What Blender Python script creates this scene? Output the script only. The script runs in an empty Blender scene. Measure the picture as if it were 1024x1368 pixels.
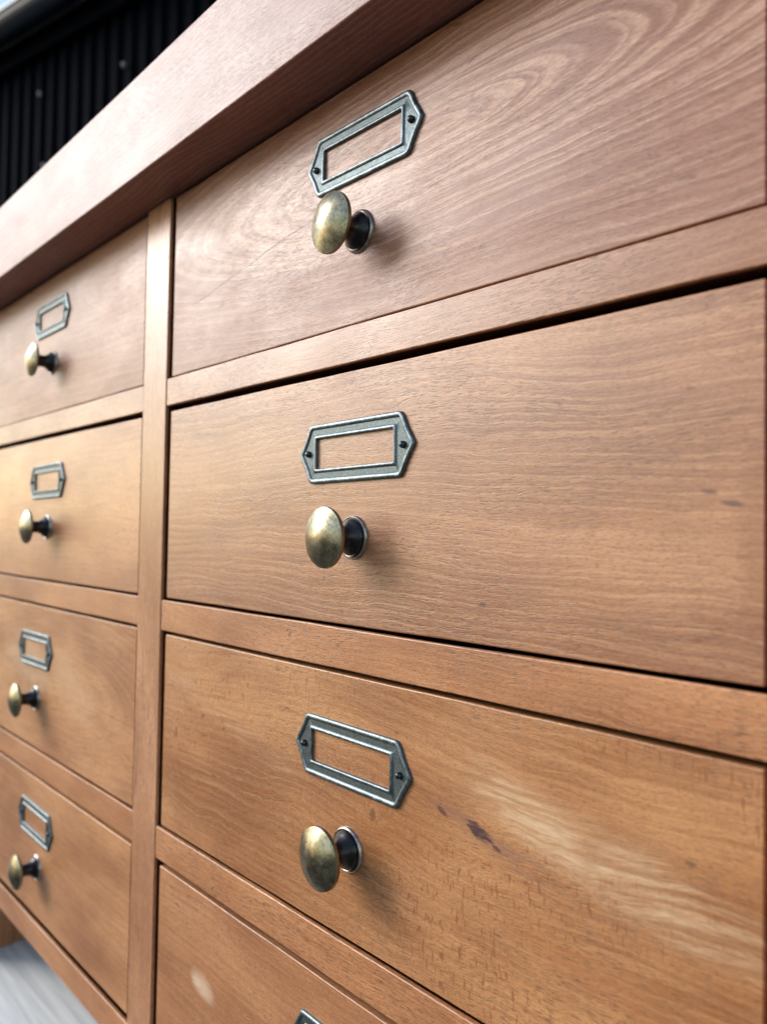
import bpy, bmesh, math, random
from mathutils import Vector, Matrix
R = math.radians
random.seed(4)
scene = bpy.context.scene
col = scene.collection

# ---------------------------------------------------------------- camera
cd = bpy.data.cameras.new('camera'); cam = bpy.data.objects.new('camera', cd); col.objects.link(cam)
yaw, pitch, roll = R(47.895), R(1.687), R(0.986)
fw = Vector((-math.sin(yaw)*math.cos(pitch), math.cos(yaw)*math.cos(pitch), math.sin(pitch)))
rt = Vector((math.cos(yaw), math.sin(yaw), 0)); up = rt.cross(fw)
rt2 = rt*math.cos(roll) + up*math.sin(roll); up2 = up*math.cos(roll) - rt*math.sin(roll)
cam.matrix_world = Matrix.Translation((0.4518, -0.2247, 0)) @ Matrix((rt2, up2, -fw)).transposed().to_4x4()
cd.sensor_fit = 'VERTICAL'; cd.sensor_height = 36; cd.lens = 1049.9/1368*36
cd.clip_start = 0.01; cd.clip_end = 2000
cd.dof.use_dof = True; cd.dof.focus_distance = 0.33; cd.dof.aperture_fstop = 9.0
scene.camera = cam

# ---------------------------------------------------------------- sky and sun
SUN_EL, SUN_AZ = 27.0, 235.0      # azimuth: compass bearing of the sun, +y = 0, clockwise
sun_dir = Vector((math.sin(R(SUN_AZ))*math.cos(R(SUN_EL)), math.cos(R(SUN_AZ))*math.cos(R(SUN_EL)), math.sin(R(SUN_EL))))
world = bpy.data.worlds.new('World'); scene.world = world; world.use_nodes = True
wn = world.node_tree.nodes; bg = wn['Background']
sky = wn.new('ShaderNodeTexSky'); sky.sky_type = 'NISHITA'; sky.sun_disc = False
sky.sun_elevation = R(SUN_EL); sky.sun_rotation = R(SUN_AZ)
sky.air_density = 1.3; sky.dust_density = 0.8; sky.ozone_density = 1.0
world.node_tree.links.new(sky.outputs[0], bg.inputs[0]); bg.inputs[1].default_value = 0.13
sl = bpy.data.lights.new('sun', 'SUN'); sl.energy = 1.5; sl.angle = R(30); sl.color = (1, .98, .96)
so = bpy.data.objects.new('sun', sl); col.objects.link(so)
so.rotation_euler = (-sun_dir).to_track_quat('-Z', 'Y').to_euler(); so.location = sun_dir*8
vs = scene.view_settings
vs.view_transform = 'Standard'; vs.look = 'None'; vs.gamma = 1; vs.exposure = 0.95
vs.use_curve_mapping = False

# ---------------------------------------------------------------- node helpers
class G:
    def __init__(s, name):
        s.mat = bpy.data.materials.new(name); s.mat.use_nodes = True
        s.t = s.mat.node_tree; s.b = s.t.nodes['Principled BSDF']
    def put(s, sock, v):
        if isinstance(v, bpy.types.NodeSocket): s.t.links.new(v, sock)
        elif isinstance(v, (tuple, list)) and sock.type == 'RGBA': sock.default_value = (*v[:3], 1)
        else: sock.default_value = v
    def n(s, typ, **kw):
        o = s.t.nodes.new(typ)
        for k, v in kw.items(): setattr(o, k, v)
        return o
    def m(s, op, a, b=None, c=None):
        o = s.n('ShaderNodeMath', operation=op)
        for i, v in enumerate((a, b, c)):
            if v is not None: s.put(o.inputs[i], v)
        return o.outputs[0]
    def add(s, a, b): return s.m('ADD', a, b)
    def sub(s, a, b): return s.m('SUBTRACT', a, b)
    def mul(s, a, b): return s.m('MULTIPLY', a, b)
    def obj(s):
        o = s.n('ShaderNodeTexCoord'); q = s.n('ShaderNodeSeparateXYZ'); s.t.links.new(o.outputs['Object'], q.inputs[0])
        return q.outputs
    def vec(s, x, y, z):
        o = s.n('ShaderNodeCombineXYZ')
        for i, v in enumerate((x, y, z)): s.put(o.inputs[i], v)
        return o.outputs[0]
    def noise(s, v, detail=2, rough=.5, dist=0, scale=1):
        o = s.n('ShaderNodeTexNoise'); s.put(o.inputs['Vector'], v)
        o.inputs['Scale'].default_value = scale; o.inputs['Detail'].default_value = detail
        o.inputs['Roughness'].default_value = rough; o.inputs['Distortion'].default_value = dist
        return o.outputs['Fac']
    def sm(s, x, lo, hi, a=0., b=1.):
        o = s.n('ShaderNodeMapRange', interpolation_type='SMOOTHSTEP')
        for i, v in enumerate((x, lo, hi, a, b)): s.put(o.inputs[i], v)
        return o.outputs[0]
    def mix(s, f, a, b, blend='MIX'):
        o = s.n('ShaderNodeMix', data_type='RGBA', blend_type=blend)
        s.put(o.inputs[0], f); s.put(o.inputs[6], a); s.put(o.inputs[7], b)
        return o.outputs[2]
    def bump(s, h, strength=.5, dist=.0003, normal=None):
        o = s.n('ShaderNodeBump'); o.inputs['Strength'].default_value = strength; o.inputs['Distance'].default_value = dist
        s.put(o.inputs['Height'], h)
        if normal: s.put(o.inputs['Normal'], normal)
        return o.outputs[0]
    def set(s, **kw):
        for k, v in kw.items(): s.put(s.b.inputs[k.replace('_', ' ')], v)
        return s.mat

def wood(name, axis='x', seed=0., base=(.42, .20, .092), deep=(.27, .105, .042), pale=(.60, .37, .20),
         uc=0., vc=-.35, k=.05, freq=260., ring=.35, wav=1., dash=.5, fleck=0., blotch=.5, spots=(), cracks=(), rough=.38, coat=.25, grain=1., band=.22, fade=0., rvar=.40, spec=.5):
    """beech: growth rings of a flat-sawn board (nested loops about uc, vc), fine pores along the grain,
    ray flecks across it, soft tone blotches; spots = knots, streaks and marks with a place of their own"""
    dk = lambda q: (q[0]*1.08, q[1]*.90, q[2]*.78)
    base, deep, pale = dk(base), tuple(v*.8 for v in dk(deep)), dk(pale); blotch *= 1.45; grain *= .85
    g = G(name); x, y, z = g.obj()
    if axis == 'x': u, v = x, g.add(z, g.mul(y, .83))
    else: u, v = z, g.add(x, g.mul(y, .83))
    w1 = g.sub(g.noise(g.vec(g.mul(u, 5), g.mul(v, 11), seed), 3), .5)
    w2 = g.sub(g.noise(g.vec(g.mul(u, 28), g.mul(v, 70), seed+7.3), 3), .5)
    vv = g.add(v, g.add(g.mul(w1, .022*wav), g.mul(w2, .0035*wav)))
    du = g.mul(g.sub(u, uc), k); dv = g.sub(vv, vc)
    F = g.m('SQRT', g.add(g.add(g.mul(du, du), g.mul(dv, dv)), 1e-6))
    bend = None; masks = []
    for (su, sv, ru, rv, ang, colr, amt, bnd) in spots:
        ca, sa = math.cos(R(ang)), math.sin(R(ang))
        a = g.sub(u, su); b = g.sub(v, sv)
        p = g.m('DIVIDE', g.add(g.mul(a, ca), g.mul(b, sa)), ru); q = g.m('DIVIDE', g.sub(g.mul(b, ca), g.mul(a, sa)), rv)
        r2 = g.add(g.mul(p, p), g.mul(q, q))
        if bnd: F = g.add(F, g.mul(g.m('POWER', 2.718, g.mul(r2, -.35)), bnd))
        masks.append((r2, colr, amt, ru))
    irr = g.noise(g.vec(g.mul(F, 90), g.mul(u, 1.5), seed+2), 2)
    ph = g.add(g.mul(F, freq), g.mul(irr, 3.2))
    saw = g.m('FRACT', ph)
    line = g.mul(g.sm(saw, .40, .84), g.sm(saw, 1., .87))
    ph2 = g.m('FRACT', g.mul(ph, 2.63)); line2 = g.mul(g.sm(ph2, .35, .8), g.sm(ph2, 1., .84))
    ringv = g.mul(g.add(line, g.mul(line2, .7)), g.noise(g.vec(g.mul(u, 14), g.mul(v, 40), seed+5), 2))
    if fade: ringv = g.mul(ringv, g.sm(F, .060, .022, 1-fade, 1.))
    # tones
    bl = g.noise(g.vec(g.mul(u, 7), g.mul(v, 17), seed+11), 3, .55)
    st = g.noise(g.vec(g.mul(u, 22), g.mul(vv, 420), seed+13), 3, .6)
    fib = g.noise(g.vec(g.mul(u, 160), g.mul(vv, 1500), seed+17), 2, .6)
    c = g.mix(g.mul(g.sm(bl, .36, .68), blotch), base, deep)
    c = g.mix(g.mul(g.sm(bl, .52, .28), blotch*.55), c, pale)
    c = g.mix(g.m('MINIMUM', g.mul(ringv, ring), .9), c, pale)
    c = g.mix(g.mul(g.sm(saw, .45, .0), ring*band), c, deep)
    c = g.mix(g.sm(st, .45, .80, 0, .60*grain), c, deep)
    c = g.mix(g.sm(st, .45, .2, 0, .22*grain), c, pale)
    c = g.mix(g.sm(fib, .48, .75, 0, .55*grain), c, deep)
    c = g.mix(g.sm(fib, .48, .22, 0, .30*grain), c, pale)
    pores = g.noise(g.vec(g.mul(u, 200), g.mul(vv, 1800), seed+23), 1, .4, .25)
    pm = g.sm(pores, .55, .64)
    gate = g.sm(g.noise(g.vec(g.mul(u, 12), g.mul(v, 25), seed+29), 2), .32, .62, .25, 1.)
    pm = g.mul(pm, gate)
    po2 = g.sm(g.noise(g.vec(g.mul(u, 520), g.mul(vv, 3000), seed+24), 1, .5, .2), .52, .66)
    pl2 = g.sm(g.noise(g.vec(g.mul(u, 200), g.add(g.mul(vv, 1800), -.32), seed+23), 1, .4, .25), .56, .66)
    c = g.mix(g.mul(pl2, dash*.5), c, pale)
    c = g.mix(g.mul(po2, .55*grain), c, tuple(v*.7 for v in deep))
    c = g.mix(g.mul(pm, dash), c, (.085, .028, .012))
    mks = g.noise(g.vec(g.mul(u, 75), g.mul(v, 210), seed+61), 2, .5)
    c = g.mix(g.sm(mks, .70, .78, 0, .6), c, (.10, .04, .02))
    scr = g.noise(g.vec(g.mul(g.add(u, g.mul(v, .7)), 26), g.mul(g.sub(v, g.mul(u, .12)), 1300), seed+67), 1, .4)
    c = g.mix(g.sm(scr, .735, .78, 0, .35), c, pale)
    h = g.sub(g.add(g.mul(fib, .55), g.mul(ringv, .12)), g.mul(pm, .9))
    if fleck:
        fl = g.noise(g.vec(g.mul(u, 780), g.mul(v, 170), seed+31), 1, .5, .2)
        fg = g.sm(g.noise(g.vec(g.mul(u, 9), g.mul(v, 22), seed+37), 2), .46, .60)
        c = g.mix(g.mul(g.mul(g.sm(fl, .60, .68), fg), fleck), c, (.26, .082, .028))
    edge = g.noise(g.vec(g.mul(u, 190), g.mul(v, 900), seed+41), 3, .6)
    soft = g.noise(g.vec(g.mul(u, 26), g.mul(v, 90), seed+43), 3, .6)
    for (r2, colr, amt, ru) in masks:
        n = edge if ru < .012 else soft
        d = g.add(r2, g.mul(g.sub(n, .5), 3.0 if ru < .012 else 2.8))
        mk = g.mul(g.sm(d, 1.15, .15) if ru < .012 else g.sm(d, 1.7, -.6), amt)
        if .02 <= ru < .05: mk = g.mul(mk, g.mul(g.sm(st, .60, .38, .10, 1.15), g.sm(fib, .65, .35, .45, 1.1)))
        c = g.mix(mk, c, colr)
    for (u0, v0, u1, v1, wd) in cracks:
        t = g.m('DIVIDE', g.sub(u, u0), u1-u0)
        lv = g.add(g.add(v0, g.mul(t, v1-v0)), g.mul(w2, .004))
        dd = g.m('ABSOLUTE', g.sub(v, lv))
        mk = g.mul(g.sm(dd, wd, wd*.3), g.mul(g.sm(t, 0, .06), g.sm(t, 1, .9)))
        c = g.mix(g.mul(mk, .75), c, (.06, .025, .014)); h = g.sub(h, mk)
    ro = g.add(rough, g.mul(g.sub(g.noise(g.vec(g.mul(u, 20), g.mul(v, 45), seed+47), 4, .65), .5), rvar))
    nrm = g.bump(h, .42, .00016)
    wv = g.noise(g.vec(g.mul(u, 10), g.mul(v, 30), seed+53), 2)
    nrm = g.bump(wv, .25, .0012, nrm)
    return g.set(Base_Color=c, Roughness=ro, Normal=nrm, Specular_IOR_Level=spec, Coat_Weight=coat, Coat_Roughness=.30)

def metal(name, c0, c1, rough, metallic=1., sc=900., brush=0., bumpd=.00012, dirt=None):
    # dirt: patina colour that sits in the channel (lower than 1 mm above the back)
    g = G(name); x, y, z = g.obj()
    oi = g.n('ShaderNodeObjectInfo'); rnd = oi.outputs['Random']; x = g.add(x, rnd)
    a = g.noise(g.vec(x, y, z), 4, .65, 0, sc*.22); f = g.noise(g.vec(x, y, z), 3, .7, 0, sc)
    c = g.mix(g.sm(a, .35, .65), c0, c1)
    c = g.mix(g.sm(f, .42, .72, 0, .55), c, tuple(v*.45 for v in c0))
    if brush:
        br = g.noise(g.vec(g.mul(x, 250), g.mul(y, 250), g.mul(g.add(z, g.mul(x, .6)), 2600)), 2, .6)
        c = g.mix(g.sm(br, .45, .75, 0, brush), c, tuple(min(1, v*1.5) for v in c1))
        f = g.add(g.mul(f, .6), g.mul(br, .5))
    ro = g.add(rough, g.mul(g.sub(a, .5), .3))
    if dirt:
        lo = g.sm(g.add(y, g.mul(g.sub(a, .5), .0005)), -.00125, -.00085)
        c = g.mix(g.mul(lo, .85), c, g.mix(g.sm(f, .4, .65), dirt, tuple(v*2.2 for v in dirt))); ro = g.add(ro, g.mul(lo, .10))
    return g.set(Base_Color=c, Metallic=metallic, Roughness=ro, Normal=g.bump(f, .35, bumpd))

# ---------------------------------------------------------------- mesh helpers
def link(name, me, mat, parent=None, loc=(0, 0, 0)):
    o = bpy.data.objects.new(name, me); col.objects.link(o)
    if mat and not me.materials: me.materials.append(mat)
    o.parent = parent; o.location = loc
    return o
def tag(o, label=None, cat=None, group=None, kind=None):
    for k, v in (('label', label), ('category', cat), ('group', group), ('kind', kind)):
        if v: o[k] = v
    return o
def empty(name, loc=(0, 0, 0)):
    o = bpy.data.objects.new(name, None); col.objects.link(o); o.location = loc; o.empty_display_size = .05
    return o
def box(name, lo, hi, mat, parent=None, bev=.0012, seg=3, jit=0.):
    """bevelled board; origin at its centre"""
    c = [(a+b)/2 for a, b in zip(lo, hi)]; s = [(b-a)/2 for a, b in zip(lo, hi)]
    bm = bmesh.new(); bmesh.ops.create_cube(bm, size=2)
    for v in bm.verts: v.co = Vector([v.co[i]*s[i] for i in range(3)])
    ax = max(range(3), key=lambda i: s[i])
    if jit:
        nrm_ = [0, 0, 0]; nrm_[ax] = 1
        for q in range(1, 12):
            p_ = [0, 0, 0]; p_[ax] = s[ax]*(2*q/12-1) + random.uniform(-.006, .006)
            bmesh.ops.bisect_plane(bm, geom=bm.verts[:]+bm.edges[:]+bm.faces[:], plane_co=p_, plane_no=nrm_)
        for v in bm.verts:
            for i in range(3):
                if i != ax: v.co[i] += random.uniform(-jit, jit)*(.35 if i == 1 else 1)
    bm.normal_update()
    sharp = [e for e in bm.edges if len(e.link_faces) == 2 and e.calc_face_angle(0) > R(30)]
    if bev: bmesh.ops.bevel(bm, geom=sharp, offset=bev, segments=seg, profile=.5, affect='EDGES')
    me = bpy.data.meshes.new(name); bm.to_mesh(me); bm.free()
    for p in me.polygons: p.use_smooth = True
    me.set_sharp_from_angle(angle=R(60))
    pl = parent.location if parent else Vector((0, 0, 0))
    o = link(name, me, mat, parent, Vector(c) - pl)
    if bev:
        wnm = o.modifiers.new('normals', 'WEIGHTED_NORMAL'); wnm.weight = 100; wnm.keep_sharp = True
    return o
def lathe(name, prof, mat, seg=56):
    """profile (radius, y) turned about the y axis"""
    vs_, fs = [], []; n = len(prof)
    for i in range(seg):
        a = 2*math.pi*i/seg
        for r, yy in prof: vs_.append((r*math.cos(a), yy, r*math.sin(a)))
    for i in range(seg):
        j = (i+1) % seg
        for q in range(n-1): fs.append((i*n+q, j*n+q, j*n+q+1, i*n+q+1))
    bm = bmesh.new(); me = bpy.data.meshes.new(name); me.from_pydata(vs_, [], fs)
    bm.from_mesh(me); bmesh.ops.remove_doubles(bm, verts=bm.verts[:], dist=1e-6)
    bmesh.ops.recalc_face_normals(bm, faces=bm.faces[:]); bm.to_mesh(me); bm.free()
    for p in me.polygons: p.use_smooth = True
    me.set_sharp_from_angle(angle=R(50)); me.materials.append(mat)
    return me

# ---------------------------------------------------------------- setting: deck, ground, shed
FLOOR = -.419
g = G('ground_low_bounce'); x, y, z = g.obj()
nz = g.noise(g.vec(x, y, z), 6, .7, 0, 18)
ground_mat = g.set(Base_Color=g.mix(nz, (.05, .048, .045), (.10, .096, .09)), Roughness=.95)  # unseen ground, made dark to cut bounce light under the top board
me = bpy.data.meshes.new('ground')
me.from_pydata([(-600, -600, 0), (600, -600, 0), (600, 600, 0), (-600, 600, 0)], [], [(0, 1, 2, 3)])
tag(link('ground', me, ground_mat, None, (0, 0, FLOOR-.06)), kind='structure')

g = G('deck_paint'); x, y, z = g.obj()
s1 = g.noise(g.vec(g.mul(x, 5), g.mul(y, 130), g.mul(z, 60)), 4, .6); s2 = g.noise(g.vec(x, y, z), 4, .6, 0, 12)
c = g.mix(g.sm(s1, .35, .7), (.88, .86, .83), (.62, .62, .60)); c = g.mix(g.sm(s2, .5, .75, 0, .4), c, (.66, .64, .58))
deck_mat = g.set(Base_Color=c, Roughness=.42, Normal=g.bump(s1, .3, .001))
def deck_board_mesh():
    w, n = .138, 6
    prof = [(-w/2, -.028), (-w/2, -.002), (-w/2+.002, 0)]
    for i in range(1, n):
        c0 = -w/2 + w*i/n
        prof += [(c0, 0)]
    prof += [(w/2-.002, 0), (w/2, -.002), (w/2, -.028)]
    vv = [(s*1.6, a, b) for s in (-1, 1) for a, b in prof]; n = len(prof)
    ff = [(i, n+i, n+(i+1) % n, (i+1) % n) for i in range(n)] + [tuple(range(n)), tuple(range(2*n-1, n-1, -1))]
    me = bpy.data.meshes.new('deck_board'); me.from_pydata(vv, [], ff)
    bm = bmesh.new(); bm.from_mesh(me); bmesh.ops.recalc_face_normals(bm, faces=bm.faces[:]); bm.to_mesh(me); bm.free()
    me.materials.append(deck_mat); return me
deck = tag(empty('floor', (-.6, 0, FLOOR)), kind='structure')
dbm = deck_board_mesh()
for i in range(10):
    link('deck_board', dbm, None, deck, (random.uniform(-.03, .03), .035 + i*.1425, 0))

dark = G('black_cladding'); x, y, z = dark.obj()
nz = dark.noise(dark.vec(g0 := dark.mul(x, 3), y, dark.mul(z, .8)), 4, .6, 0, 4)
shed_mat = dark.set(Base_Color=dark.mix(nz, (.0006, .0012, .0028), (.0014, .0026, .006)), Roughness=.8, Specular_IOR_Level=.02)
gm = G('gutter_plastic'); gutter_mat = gm.set(Base_Color=(.006, .012, .022), Roughness=.32, Specular_IOR_Level=.5)
rm = G('roof_sheet'); roof_mat = rm.set(Base_Color=(.02, .032, .05), Roughness=.45)
sm_ = G('pale_screw'); screw_pale = sm_.set(Base_Color=(.03, .04, .045), Roughness=.6)
shed = empty('garden_shed', (-2.52, .66, FLOOR)); shed.rotation_euler = (0, 0, R(13.5))
tag(shed, 'black corrugated shed with gutter, out of focus behind the cabinet top', 'shed')
GZ = 1.84 - FLOOR
def corr_sheet(name, length, width, pitch_, depth, mat, thick=.0015):
    prof = []; n = int(round(width/pitch_))
    for i in range(n):
        a = i*pitch_
        prof += [(a, 0), (a+pitch_*.40, 0), (a+pitch_*.52, depth), (a+pitch_*.88, depth)]
    prof.append((n*pitch_, 0)); m = len(prof)
    vv = [(a, -b, zz) for zz in (0, length) for a, b in prof] + [(a, -b+thick, zz) for zz in (0, length) for a, b in prof]
    ff = [(i, i+1, m+i+1, m+i) for i in range(m-1)] + [(2*m+i+1, 2*m+i, 3*m+i, 3*m+i+1) for i in range(m-1)]
    ff += [(i+1, i, 2*m+i, 2*m+i+1) for i in range(m-1)] + [(m+i, m+i+1, 3*m+i+1, 3*m+i) for i in range(m-1)]
    me = bpy.data.meshes.new(name); me.from_pydata(vv, [], ff); me.materials.append(mat); return me
wm = corr_sheet('wall_sheet', GZ+.05, .9, .075, .012, shed_mat)
for i in range(6): link('wall_sheet', wm, None, shed, (-1.9 + i*.9, .11, 0))
# roof sheet: trapezoid ribs rising away from the gutter
rmesh = corr_sheet('roof_sheet', 1.6, .9, .15, .034, roof_mat)
for i in range(6):
    o = link('roof_sheet', rmesh, None, shed, (-1.9 + i*.9, .03, GZ+.075)); o.rotation_euler = (R(-78), 0, 0)
# gutter: half-round channel
gp = [(-.055*math.cos(a), -.055*math.sin(a)) for a in [math.pi*i/14 for i in range(15)]]
gp = [(-.060, .004), (-.060, -.004)] + gp[1:] + [(.051, 0)] + [(-.051*math.cos(a), -.051*math.sin(a)) for a in [math.pi*i/14 for i in range(14, -1, -1)]] + [(-.051, .004)]
n = len(gp); vv = [(xx, a, b) for xx in (-1.9, 3.5) for a, b in gp]
me = bpy.data.meshes.new('gutter'); me.from_pydata(vv, [], [(i, (i+1) % n, n+(i+1) % n, n+i) for i in range(n)])
bm = bmesh.new(); bm.from_mesh(me); bmesh.ops.recalc_face_normals(bm, faces=bm.faces[:]); bm.to_mesh(me); bm.free()
link('gutter', me, gutter_mat, shed, (0, .0, GZ+.03))
fb = bpy.data.meshes.new('fascia_board')
bm = bmesh.new(); bmesh.ops.create_cube(bm, size=1); bmesh.ops.scale(bm, vec=(5.4, .018, .15), verts=bm.verts[:]); bm.to_mesh(fb); bm.free()
link('fascia_board', fb, shed_mat, shed, (.8, .075, GZ))
sh = lathe('wall_screw', [(0, -.006), (.006, -.006), (.007, -.003), (.011, 0)], screw_pale, 10)
for sx, sz in ((-.02, GZ-.22), (.02, GZ-.50), (.47, GZ-.27)):
    link('wall_screw', sh, None, shed, (sx, .086, sz))

# ---------------------------------------------------------------- cabinet
cab = tag(empty('drawer_cabinet', (0, 0, FLOOR)),
          'honey brown beech drawer cabinet with brass knobs and pewter label frames', 'cabinet')
PW, DW = .0318, .3625
xl, xr = -PW-.36, DW              # inner faces of the end posts
BACK = .42
w_top = wood('beech_top', seed=3.1, base=(.25, .118, .095), deep=(.17, .070, .055), pale=(.46, .29, .26), vc=.30, uc=.4, k=.035, freq=330, ring=.60, dash=.15, blotch=.35, rough=.47, coat=.05, rvar=.14, spec=.42)
w_post = wood('beech_post', 'z', seed=9.4, base=(.50, .285, .165), pale=(.66, .44, .28), vc=-.20, k=.03, freq=420, ring=.3, dash=.45, blotch=.5,
              spots=[(.02, -.006, .006, .0007, 0, (.07, .03, .02), .7, 0), (-.05, .002, .008, .0006, 0, (.07, .03, .02), .6, 0), (-.19, -.004, .007, .0006, 3, (.06, .025, .018), .6, 0)])
w_end = wood('beech_end', 'z', seed=19.7, ring=.3)
w_in = wood('carcass_gap_shade', seed=27.2, base=(.055, .020, .012), deep=(.035, .012, .007), pale=(.09, .04, .022), ring=.2, dash=.3)  # near-black: the shade of the gaps is put into the wood colour

box('top_board', (xl-.06, -.0284, .2096), (xr+.06, BACK+.02, .2706), w_top, cab, .0011, 3, .0002)
box('post', (-PW, 0, -.3344), (0, .0024, .2092), w_post, cab, .0006, 3, .00015)
box('leg', (xl-.032, 0, FLOOR), (xl, .045, .2092), w_end, cab, .0012)
box('leg', (xr, 0, FLOOR), (xr+.032, .045, .2092), w_end, cab, .0012)
box('leg', (xl-.032, BACK-.045, FLOOR), (xl, BACK, .2092), w_end, cab, .0012)
box('leg', (xr, BACK-.045, FLOOR), (xr+.032, BACK, .2092), w_end, cab, .0012)
box('side_panel', (xl-.026, .0455, FLOOR+.0005), (xl-.003, BACK-.0455, .2092), w_end, cab, .0005)
box('side_panel', (xr+.006, .0455, -.33), (xr+.026, BACK-.0455, .2092), w_end, cab, .0005)
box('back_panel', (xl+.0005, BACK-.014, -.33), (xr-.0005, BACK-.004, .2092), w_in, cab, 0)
box('divider', (-PW+.0004, .0027, -.33), (-.0004, BACK-.0145, .2092), w_in, cab, 0)  # dark colour stands in for the shade beside the post
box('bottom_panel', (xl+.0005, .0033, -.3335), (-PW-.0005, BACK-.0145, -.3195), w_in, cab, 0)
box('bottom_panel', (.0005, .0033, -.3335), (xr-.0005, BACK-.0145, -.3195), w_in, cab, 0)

RAILS = [(.0778, .0947), (-.0607, -.0422), (-.1990, -.1798), (-.3344, -.3143)]
rail_opts = [dict(base=(.44, .255, .17), vc=-.06, uc=.1, k=.06, ring=.25, dash=.55),
             dict(base=(.52, .27, .135), vc=.03, uc=.16, k=.12, freq=400, ring=.35, dash=.65, spots=[(.135-.18, .002, .0016, .0022, 0, (.12, .05, .03), .7, 0)]),
             dict(base=(.52, .27, .13), vc=-.05, uc=.0, k=.16, freq=420, ring=.4, dash=.65),
             dict(base=(.50, .26, .13), ring=.3, dash=.5)]
for i, (a, b) in enumerate(RAILS):
    box('rail', (.0003, .0004, a), (xr-.0003, .0030, b), wood('beech_rail_r%d' % i, seed=31.3+i*5.7, blotch=.5, **rail_opts[i]), cab, .0006, 3, .00018)
    if i < 3:
        box('shade_runner', (.0003, .0033, a+.0008), (xr-.0003, BACK-.015, b-.0022), w_in, cab, 0)  # added behind the thin rails, coloured dark as the shade in the gaps
        box('shade_runner', (xl+.0003, .0033, a+.0008), (-PW-.0003, BACK-.015, b-.0022), w_in, cab, 0)
    o2 = dict(rail_opts[i]); o2.pop('spots', 0); o2['dash'] = .35
    box('rail', (xl+.0003, .0004, a), (-PW-.0003, .0030, b), wood('beech_rail_l%d' % i, seed=63.9+i*4.1, blotch=.5, **o2), cab, .0006, 3, .00018)

# hardware meshes, shared between the drawers
brass = metal('antique_brass', (.165, .148, .098), (.33, .30, .21), .33, 1., 700., .30, .00006)
stemm = metal('dark_bronze', (.030, .028, .030), (.055, .05, .048), .30, .85, 600., 0, .00003)
ringm = metal('worn_bronze_ring', (.30, .27, .24), (.55, .50, .44), .32, 1., 700., 0, .00004)
pewter = metal('aged_pewter', (.11, .135, .148), (.235, .272, .295), .42, .9, 1500., 0, .00014, (.068, .084, .086))
screwm = metal('dark_screw', (.05, .055, .06), (.11, .12, .125), .28, .9, 1500., 0, .00003)
Rk, dr, dome = .0135, .0164, .0043
prof = [(0, -dr-.0004-dome)]
for i in range(1, 15):
    t = i/14*.985; prof.append((Rk*t, -dr-.0004-dome*(1-t**1.75)))
prof += [(Rk, -dr+.0005), (Rk*.995, -dr+.0011), (Rk*.965, -dr+.0014), (.0100, -dr+.0021), (.0062, -dr+.0033), (.0048, -dr+.0046), (0, -dr+.0046)]
head_me = lathe('knob', prof, brass)
prof = [(0, -dr+.0042), (.0049, -dr+.0044), (.0046, -.0088), (.0048, -.0070), (.0055, -.0052), (.0068, -.0036), (.0080, -.0025), (.0084, -.0018), (.0084, -.0008), (0, -.0008)]
stem_me = lathe('knob_stem', prof, stemm, 40)
prof = [(0, -.0009), (.0086, -.0009), (.0091, -.0014), (.0096, -.0011), (.0099, -.0004), (.0099, .0003), (0, .0003)]
base_me = lathe('knob_base', prof, ringm, 48)
screw_me = lathe('screw', [(0, -.0029), (.0007, -.0028), (.0012, -.0024), (.00155, -.0017), (.0016, -.0009), (.0016, -.0002), (0, -.0002)], screwm, 20)

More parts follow.
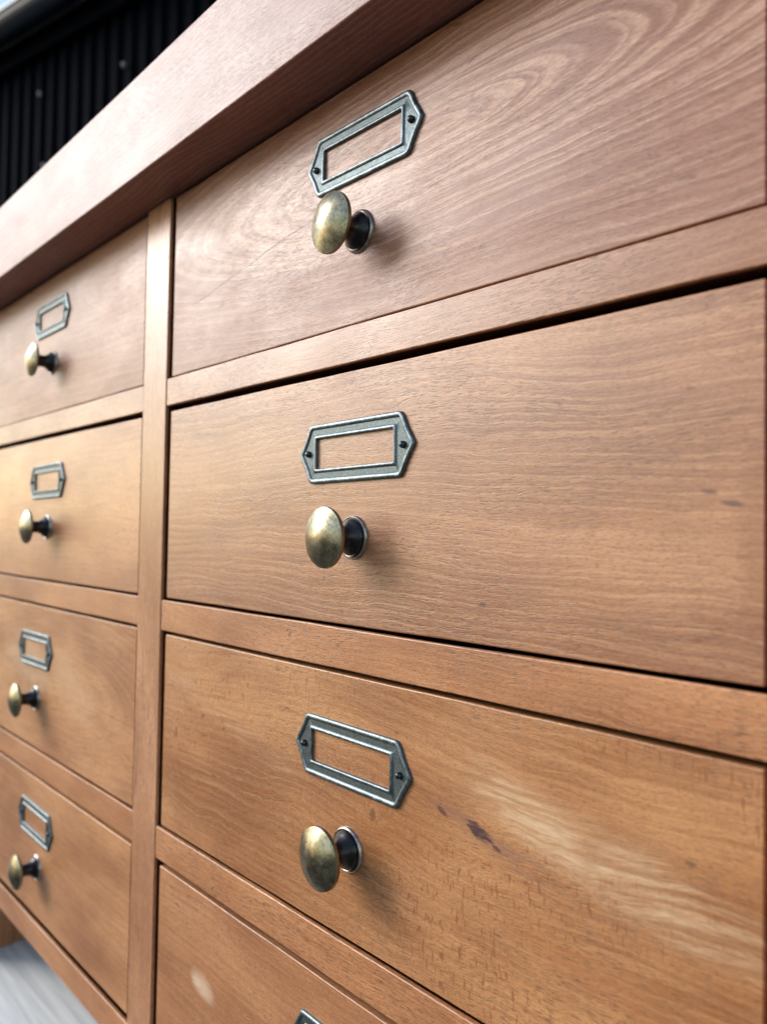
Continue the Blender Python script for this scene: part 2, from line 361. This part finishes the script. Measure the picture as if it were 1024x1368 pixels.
def label_frame_mesh():
    hw, hw2, hh = .0394, .0308, .0141; rx, rz = .0268, .0071
    def inset(pts, d):
        out = []; n = len(pts)
        for i in range(n):
            p0, p1, p2 = Vector(pts[i-1]), Vector(pts[i]), Vector(pts[(i+1) % n])
            e1, e2 = (p1-p0).normalized(), (p2-p1).normalized()
            n1, n2 = Vector((-e1.y, e1.x)), Vector((-e2.y, e2.x))
            b = (n1+n2); b /= max(1e-6, b.length_squared/2)
            out.append(tuple(p1 + b*d))
        return out
    # counter-clockwise, from the left tip; each corner softened, the slanted sides slightly hollow
    quarter = [(hw, 0), (hw-.0004, .0013), (hw-.0040, .0068), (hw2+.0019, .0122), (hw2+.0004, .0138), (hw2-.0014, hh)]
    outer = [(a, -b) for a, b in quarter[:0:-1]] + quarter
    outer += [(-a, b) for a, b in quarter[::-1]] + [(-a, -b) for a, b in quarter[1:]]
    # outer goes: bottom right -> right tip -> top right -> top left -> left tip -> bottom left
    q2 = [(rx, 0), (rx, .0013), (rx, .0038), (rx, rz-.0006), (rx-.0003, rz-.0001), (rx-.0010, rz)]
    inner = [(a, -b) for a, b in q2[:0:-1]] + q2
    inner += [(-a, b) for a, b in q2[::-1]] + [(-a, -b) for a, b in q2[1:]]
    def grow(pts, d): return [(a + math.copysign(d, a), b + math.copysign(d, b)*(1 if abs(b) > rz-.0008 else 0)) for a, b in pts]
    loops = [(outer, .0), (outer, .0009), (inset(outer, .0003), .0013), (inset(outer, .0009), .0016), (inset(outer, .0016), .0016), (inset(outer, .0022), .0013), (inset(outer, .0026), .0008),
             (grow(inner, .0019), .0008), (grow(inner, .0016), .0012), (grow(inner, .0011), .0016), (grow(inner, .0004), .0016), (inner, .0012), (inner, .0)]
    vv, ff = [], []; n = len(outer)
    for pts, h in loops: vv += [(a, -h, b) for a, b in pts]
    for q in range(len(loops)-1):
        for i in range(n):
            j = (i+1) % n; ff.append((q*n+i, q*n+j, (q+1)*n+j, (q+1)*n+i))
    me = bpy.data.meshes.new('label_frame'); me.from_pydata(vv, [], ff)
    bm = bmesh.new(); bm.from_mesh(me); bmesh.ops.recalc_face_normals(bm, faces=bm.faces[:]); bm.to_mesh(me); bm.free()
    for p in me.polygons: p.use_smooth = True
    me.set_sharp_from_angle(angle=R(48)); me.materials.append(pewter); return me
frame_me = label_frame_mesh()

ZT = [(.0955, .2078), (-.0406, .0743), (-.1783, -.0630), (-.3100, -.2026)]
# spots: (u, v, radius along, radius across, angle, colour, amount, ring bend), in metres from the drawer's centre
DK, PL, OR = (.085, .035, .030), (.66, .45, .27), (.36, .11, .030)
def sp(x_, z_, ru, rv, ang, c_, amt, bnd=0., right=True, row=0):
    cx = (.0045+.3605)/2 if right else (-.3888-.0353)/2
    return (x_-cx, z_-sum(ZT[row])/2, ru, rv, ang, c_, amt, bnd)
OPT = {
 ('R', 0): dict(base=(.33, .165, .110), deep=(.22, .103, .068), pale=(.50, .345, .27), coat=.05, rough=.44, spec=.42, uc=.045, vc=.006, k=.17, freq=210, ring=1.6, wav=1.0, dash=.25, blotch=.30, grain=.8, band=.16, fade=.6,
               cracks=[(.0214-.18, .1268-.152, .150-.18, .1462-.152, .0005)]),
 ('R', 1): dict(base=(.40, .210, .118), deep=(.26, .118, .064), pale=(.56, .36, .22), uc=-.05, vc=-.26, k=.26, freq=230, ring=.75, wav=1.1, dash=.5, blotch=.55,
               spots=[sp(.3439, .0067, .0030, .0010, -8, DK, .7, 0, True, 1), sp(.3512, .0030, .0036, .0012, -5, DK, .75, 0, True, 1), sp(.052, .0705, .018, .0012, 2, DK, .5, 0, True, 1), sp(.353, .071, .006, .003, 10, (.62, .52, .44), .6, 0, True, 1), sp(.361, -.004, .010, .034, 0, (.22, .075, .03), .38, 0, True, 1), sp(.120, .030, .07, .022, 0, PL, .18, 0, True, 1)]),
 ('R', 2): dict(base=(.48, .260, .120), deep=(.28, .11, .040), pale=(.62, .39, .20), uc=-.2, vc=-.18, k=.10, freq=240, ring=.38, wav=1.5, dash=.5, fleck=.75, blotch=.6,
               spots=[sp(.275, -.1030, .032, .0085, -22, PL, .80, .004, True, 2), sp(.325, -.1160, .049, .0105, -9, PL, .75, 0, True, 2), sp(.290, -.108, .06, .014, -14, PL, .22, 0, True, 2), sp(.085, -.1120, .049, .0070, -12, PL, .38, 0, True, 2), sp(.030, -.098, .03, .006, -5, PL, .22, 0, True, 2),
                      sp(.276, -.1225, .030, .0042, -12, (.20, .10, .075), .75, 0, True, 2), sp(.246, -.1145, .016, .0030, -8, (.24, .11, .07), .6, 0, True, 2),
                      sp(.2575, -.1175, .0072, .0027, -22, (.055, .022, .030), .9, .014, True, 2), sp(.2640, -.1203, .0060, .0010, -24, (.075, .03, .03), .8, 0, True, 2), sp(.2545, -.1182, .0040, .0009, -35, (.07, .028, .03), .8, 0, True, 2), sp(.2385, -.1150, .0042, .0012, -25, DK, .8, .006, True, 2),
                      sp(.1979, -.1276, .0026, .0028, 0, (.16, .07, .04), .8, .006, True, 2), sp(.0215, -.1270, .0011, .0042, 12, (.12, .05, .035), .85, .004, True, 2),
                      sp(.0526, -.1118, .0016, .0016, 0, DK, .7, 0, True, 2), sp(.075, -.1150, .0014, .0012, 0, DK, .6, 0, True, 2),
                      sp(.300, -.1480, .035, .006, -10, OR, .5, .003, True, 2)]),
 ('R', 3): dict(base=(.44, .225, .11), deep=(.27, .115, .052), uc=.1, vc=.25, k=.05, freq=230, ring=.3, wav=.8, dash=.5, blotch=.5,
               spots=[sp(.0597, -.2594, .0125, .0060, -12, (.66, .47, .33), .75, 0, True, 3), sp(.052, -.2595, .006, .003, 0, (.66, .48, .34), .6, 0, True, 3)]),
 ('L', 0): dict(base=(.36, .185, .115), deep=(.24, .112, .066), pale=(.48, .32, .23), coat=.05, rough=.44, spec=.42, uc=.08, vc=.05, k=.12, freq=220, ring=.45, dash=.3, blotch=.4),
 ('L', 1): dict(base=(.47, .25, .135), deep=(.29, .125, .06), uc=-.1, vc=-.2, k=.08, ring=.3, dash=.3),
 ('L', 2): dict(base=(.56, .325, .165), uc=.03, vc=-.012, k=.25, freq=200, ring=.45, dash=.3,
               spots=[sp(-.245, -.118, .060, .024, -8, PL, .55, .004, False, 2), sp(-.150, -.125, .06, .018, -20, PL, .3, 0, False, 2)]),
 ('L', 3): dict(base=(.54, .305, .15), uc=.1, vc=-.3, k=.3, freq=210, ring=.35, dash=.35, blotch=.6),
}
POS = {('R', 0): (.1832, .1752, .1821, .1370), ('R', 1): (.1815, .0380, .1818, -.0012), ('R', 2): (.1826, -.0987, .1820, -.1391), ('R', 3): (.1826, -.2362, .1820, -.2770),
       ('L', 0): (-.2070, .1741, -.2032, .1360), ('L', 1): (-.2071, .0392, -.2052, .0019), ('L', 2): (-.2234, -.0992, -.2201, -.1384), ('L', 3): (-.2113, -.2369, -.2062, -.2714)}
ROWS = ['top', 'second', 'third', 'bottom']
YD = .0014
for (side, row), (lx, lz, kx, kz) in POS.items():
    x0, x1 = (.0048, .3605) if side == 'R' else (-.3888, -.0353)
    z0, z1 = ZT[row]
    m = wood('beech_drawer_%s%d' % (side.lower(), row), seed=101.7+row*13.1+(50 if side == 'L' else 0), **OPT[side, row])
    d = box('drawer', (x0, YD, z0), (x1, YD+.019, z1), m, cab, .0007, 3, .00016)
    dl = d.location + cab.location; fy = YD
    kid = lambda nm, me, px, pz: link(nm, me, None, d, Vector((px, fy, pz)) - dl)
    f = kid('label_frame', frame_me, lx, lz); f.rotation_euler = (0, R(random.uniform(-1, 1)), 0)
    for s in (-1, 1): kid('screw', screw_me, lx+s*.0327, lz)
    k = kid('knob', head_me, kx, kz); k.rotation_euler = (R(random.uniform(-1.5, 1.5)), random.uniform(0, 6), R(random.uniform(-1.5, 1.5)))
    kid('knob_stem', stem_me, kx, kz); kid('knob_base', base_me, kx, kz)
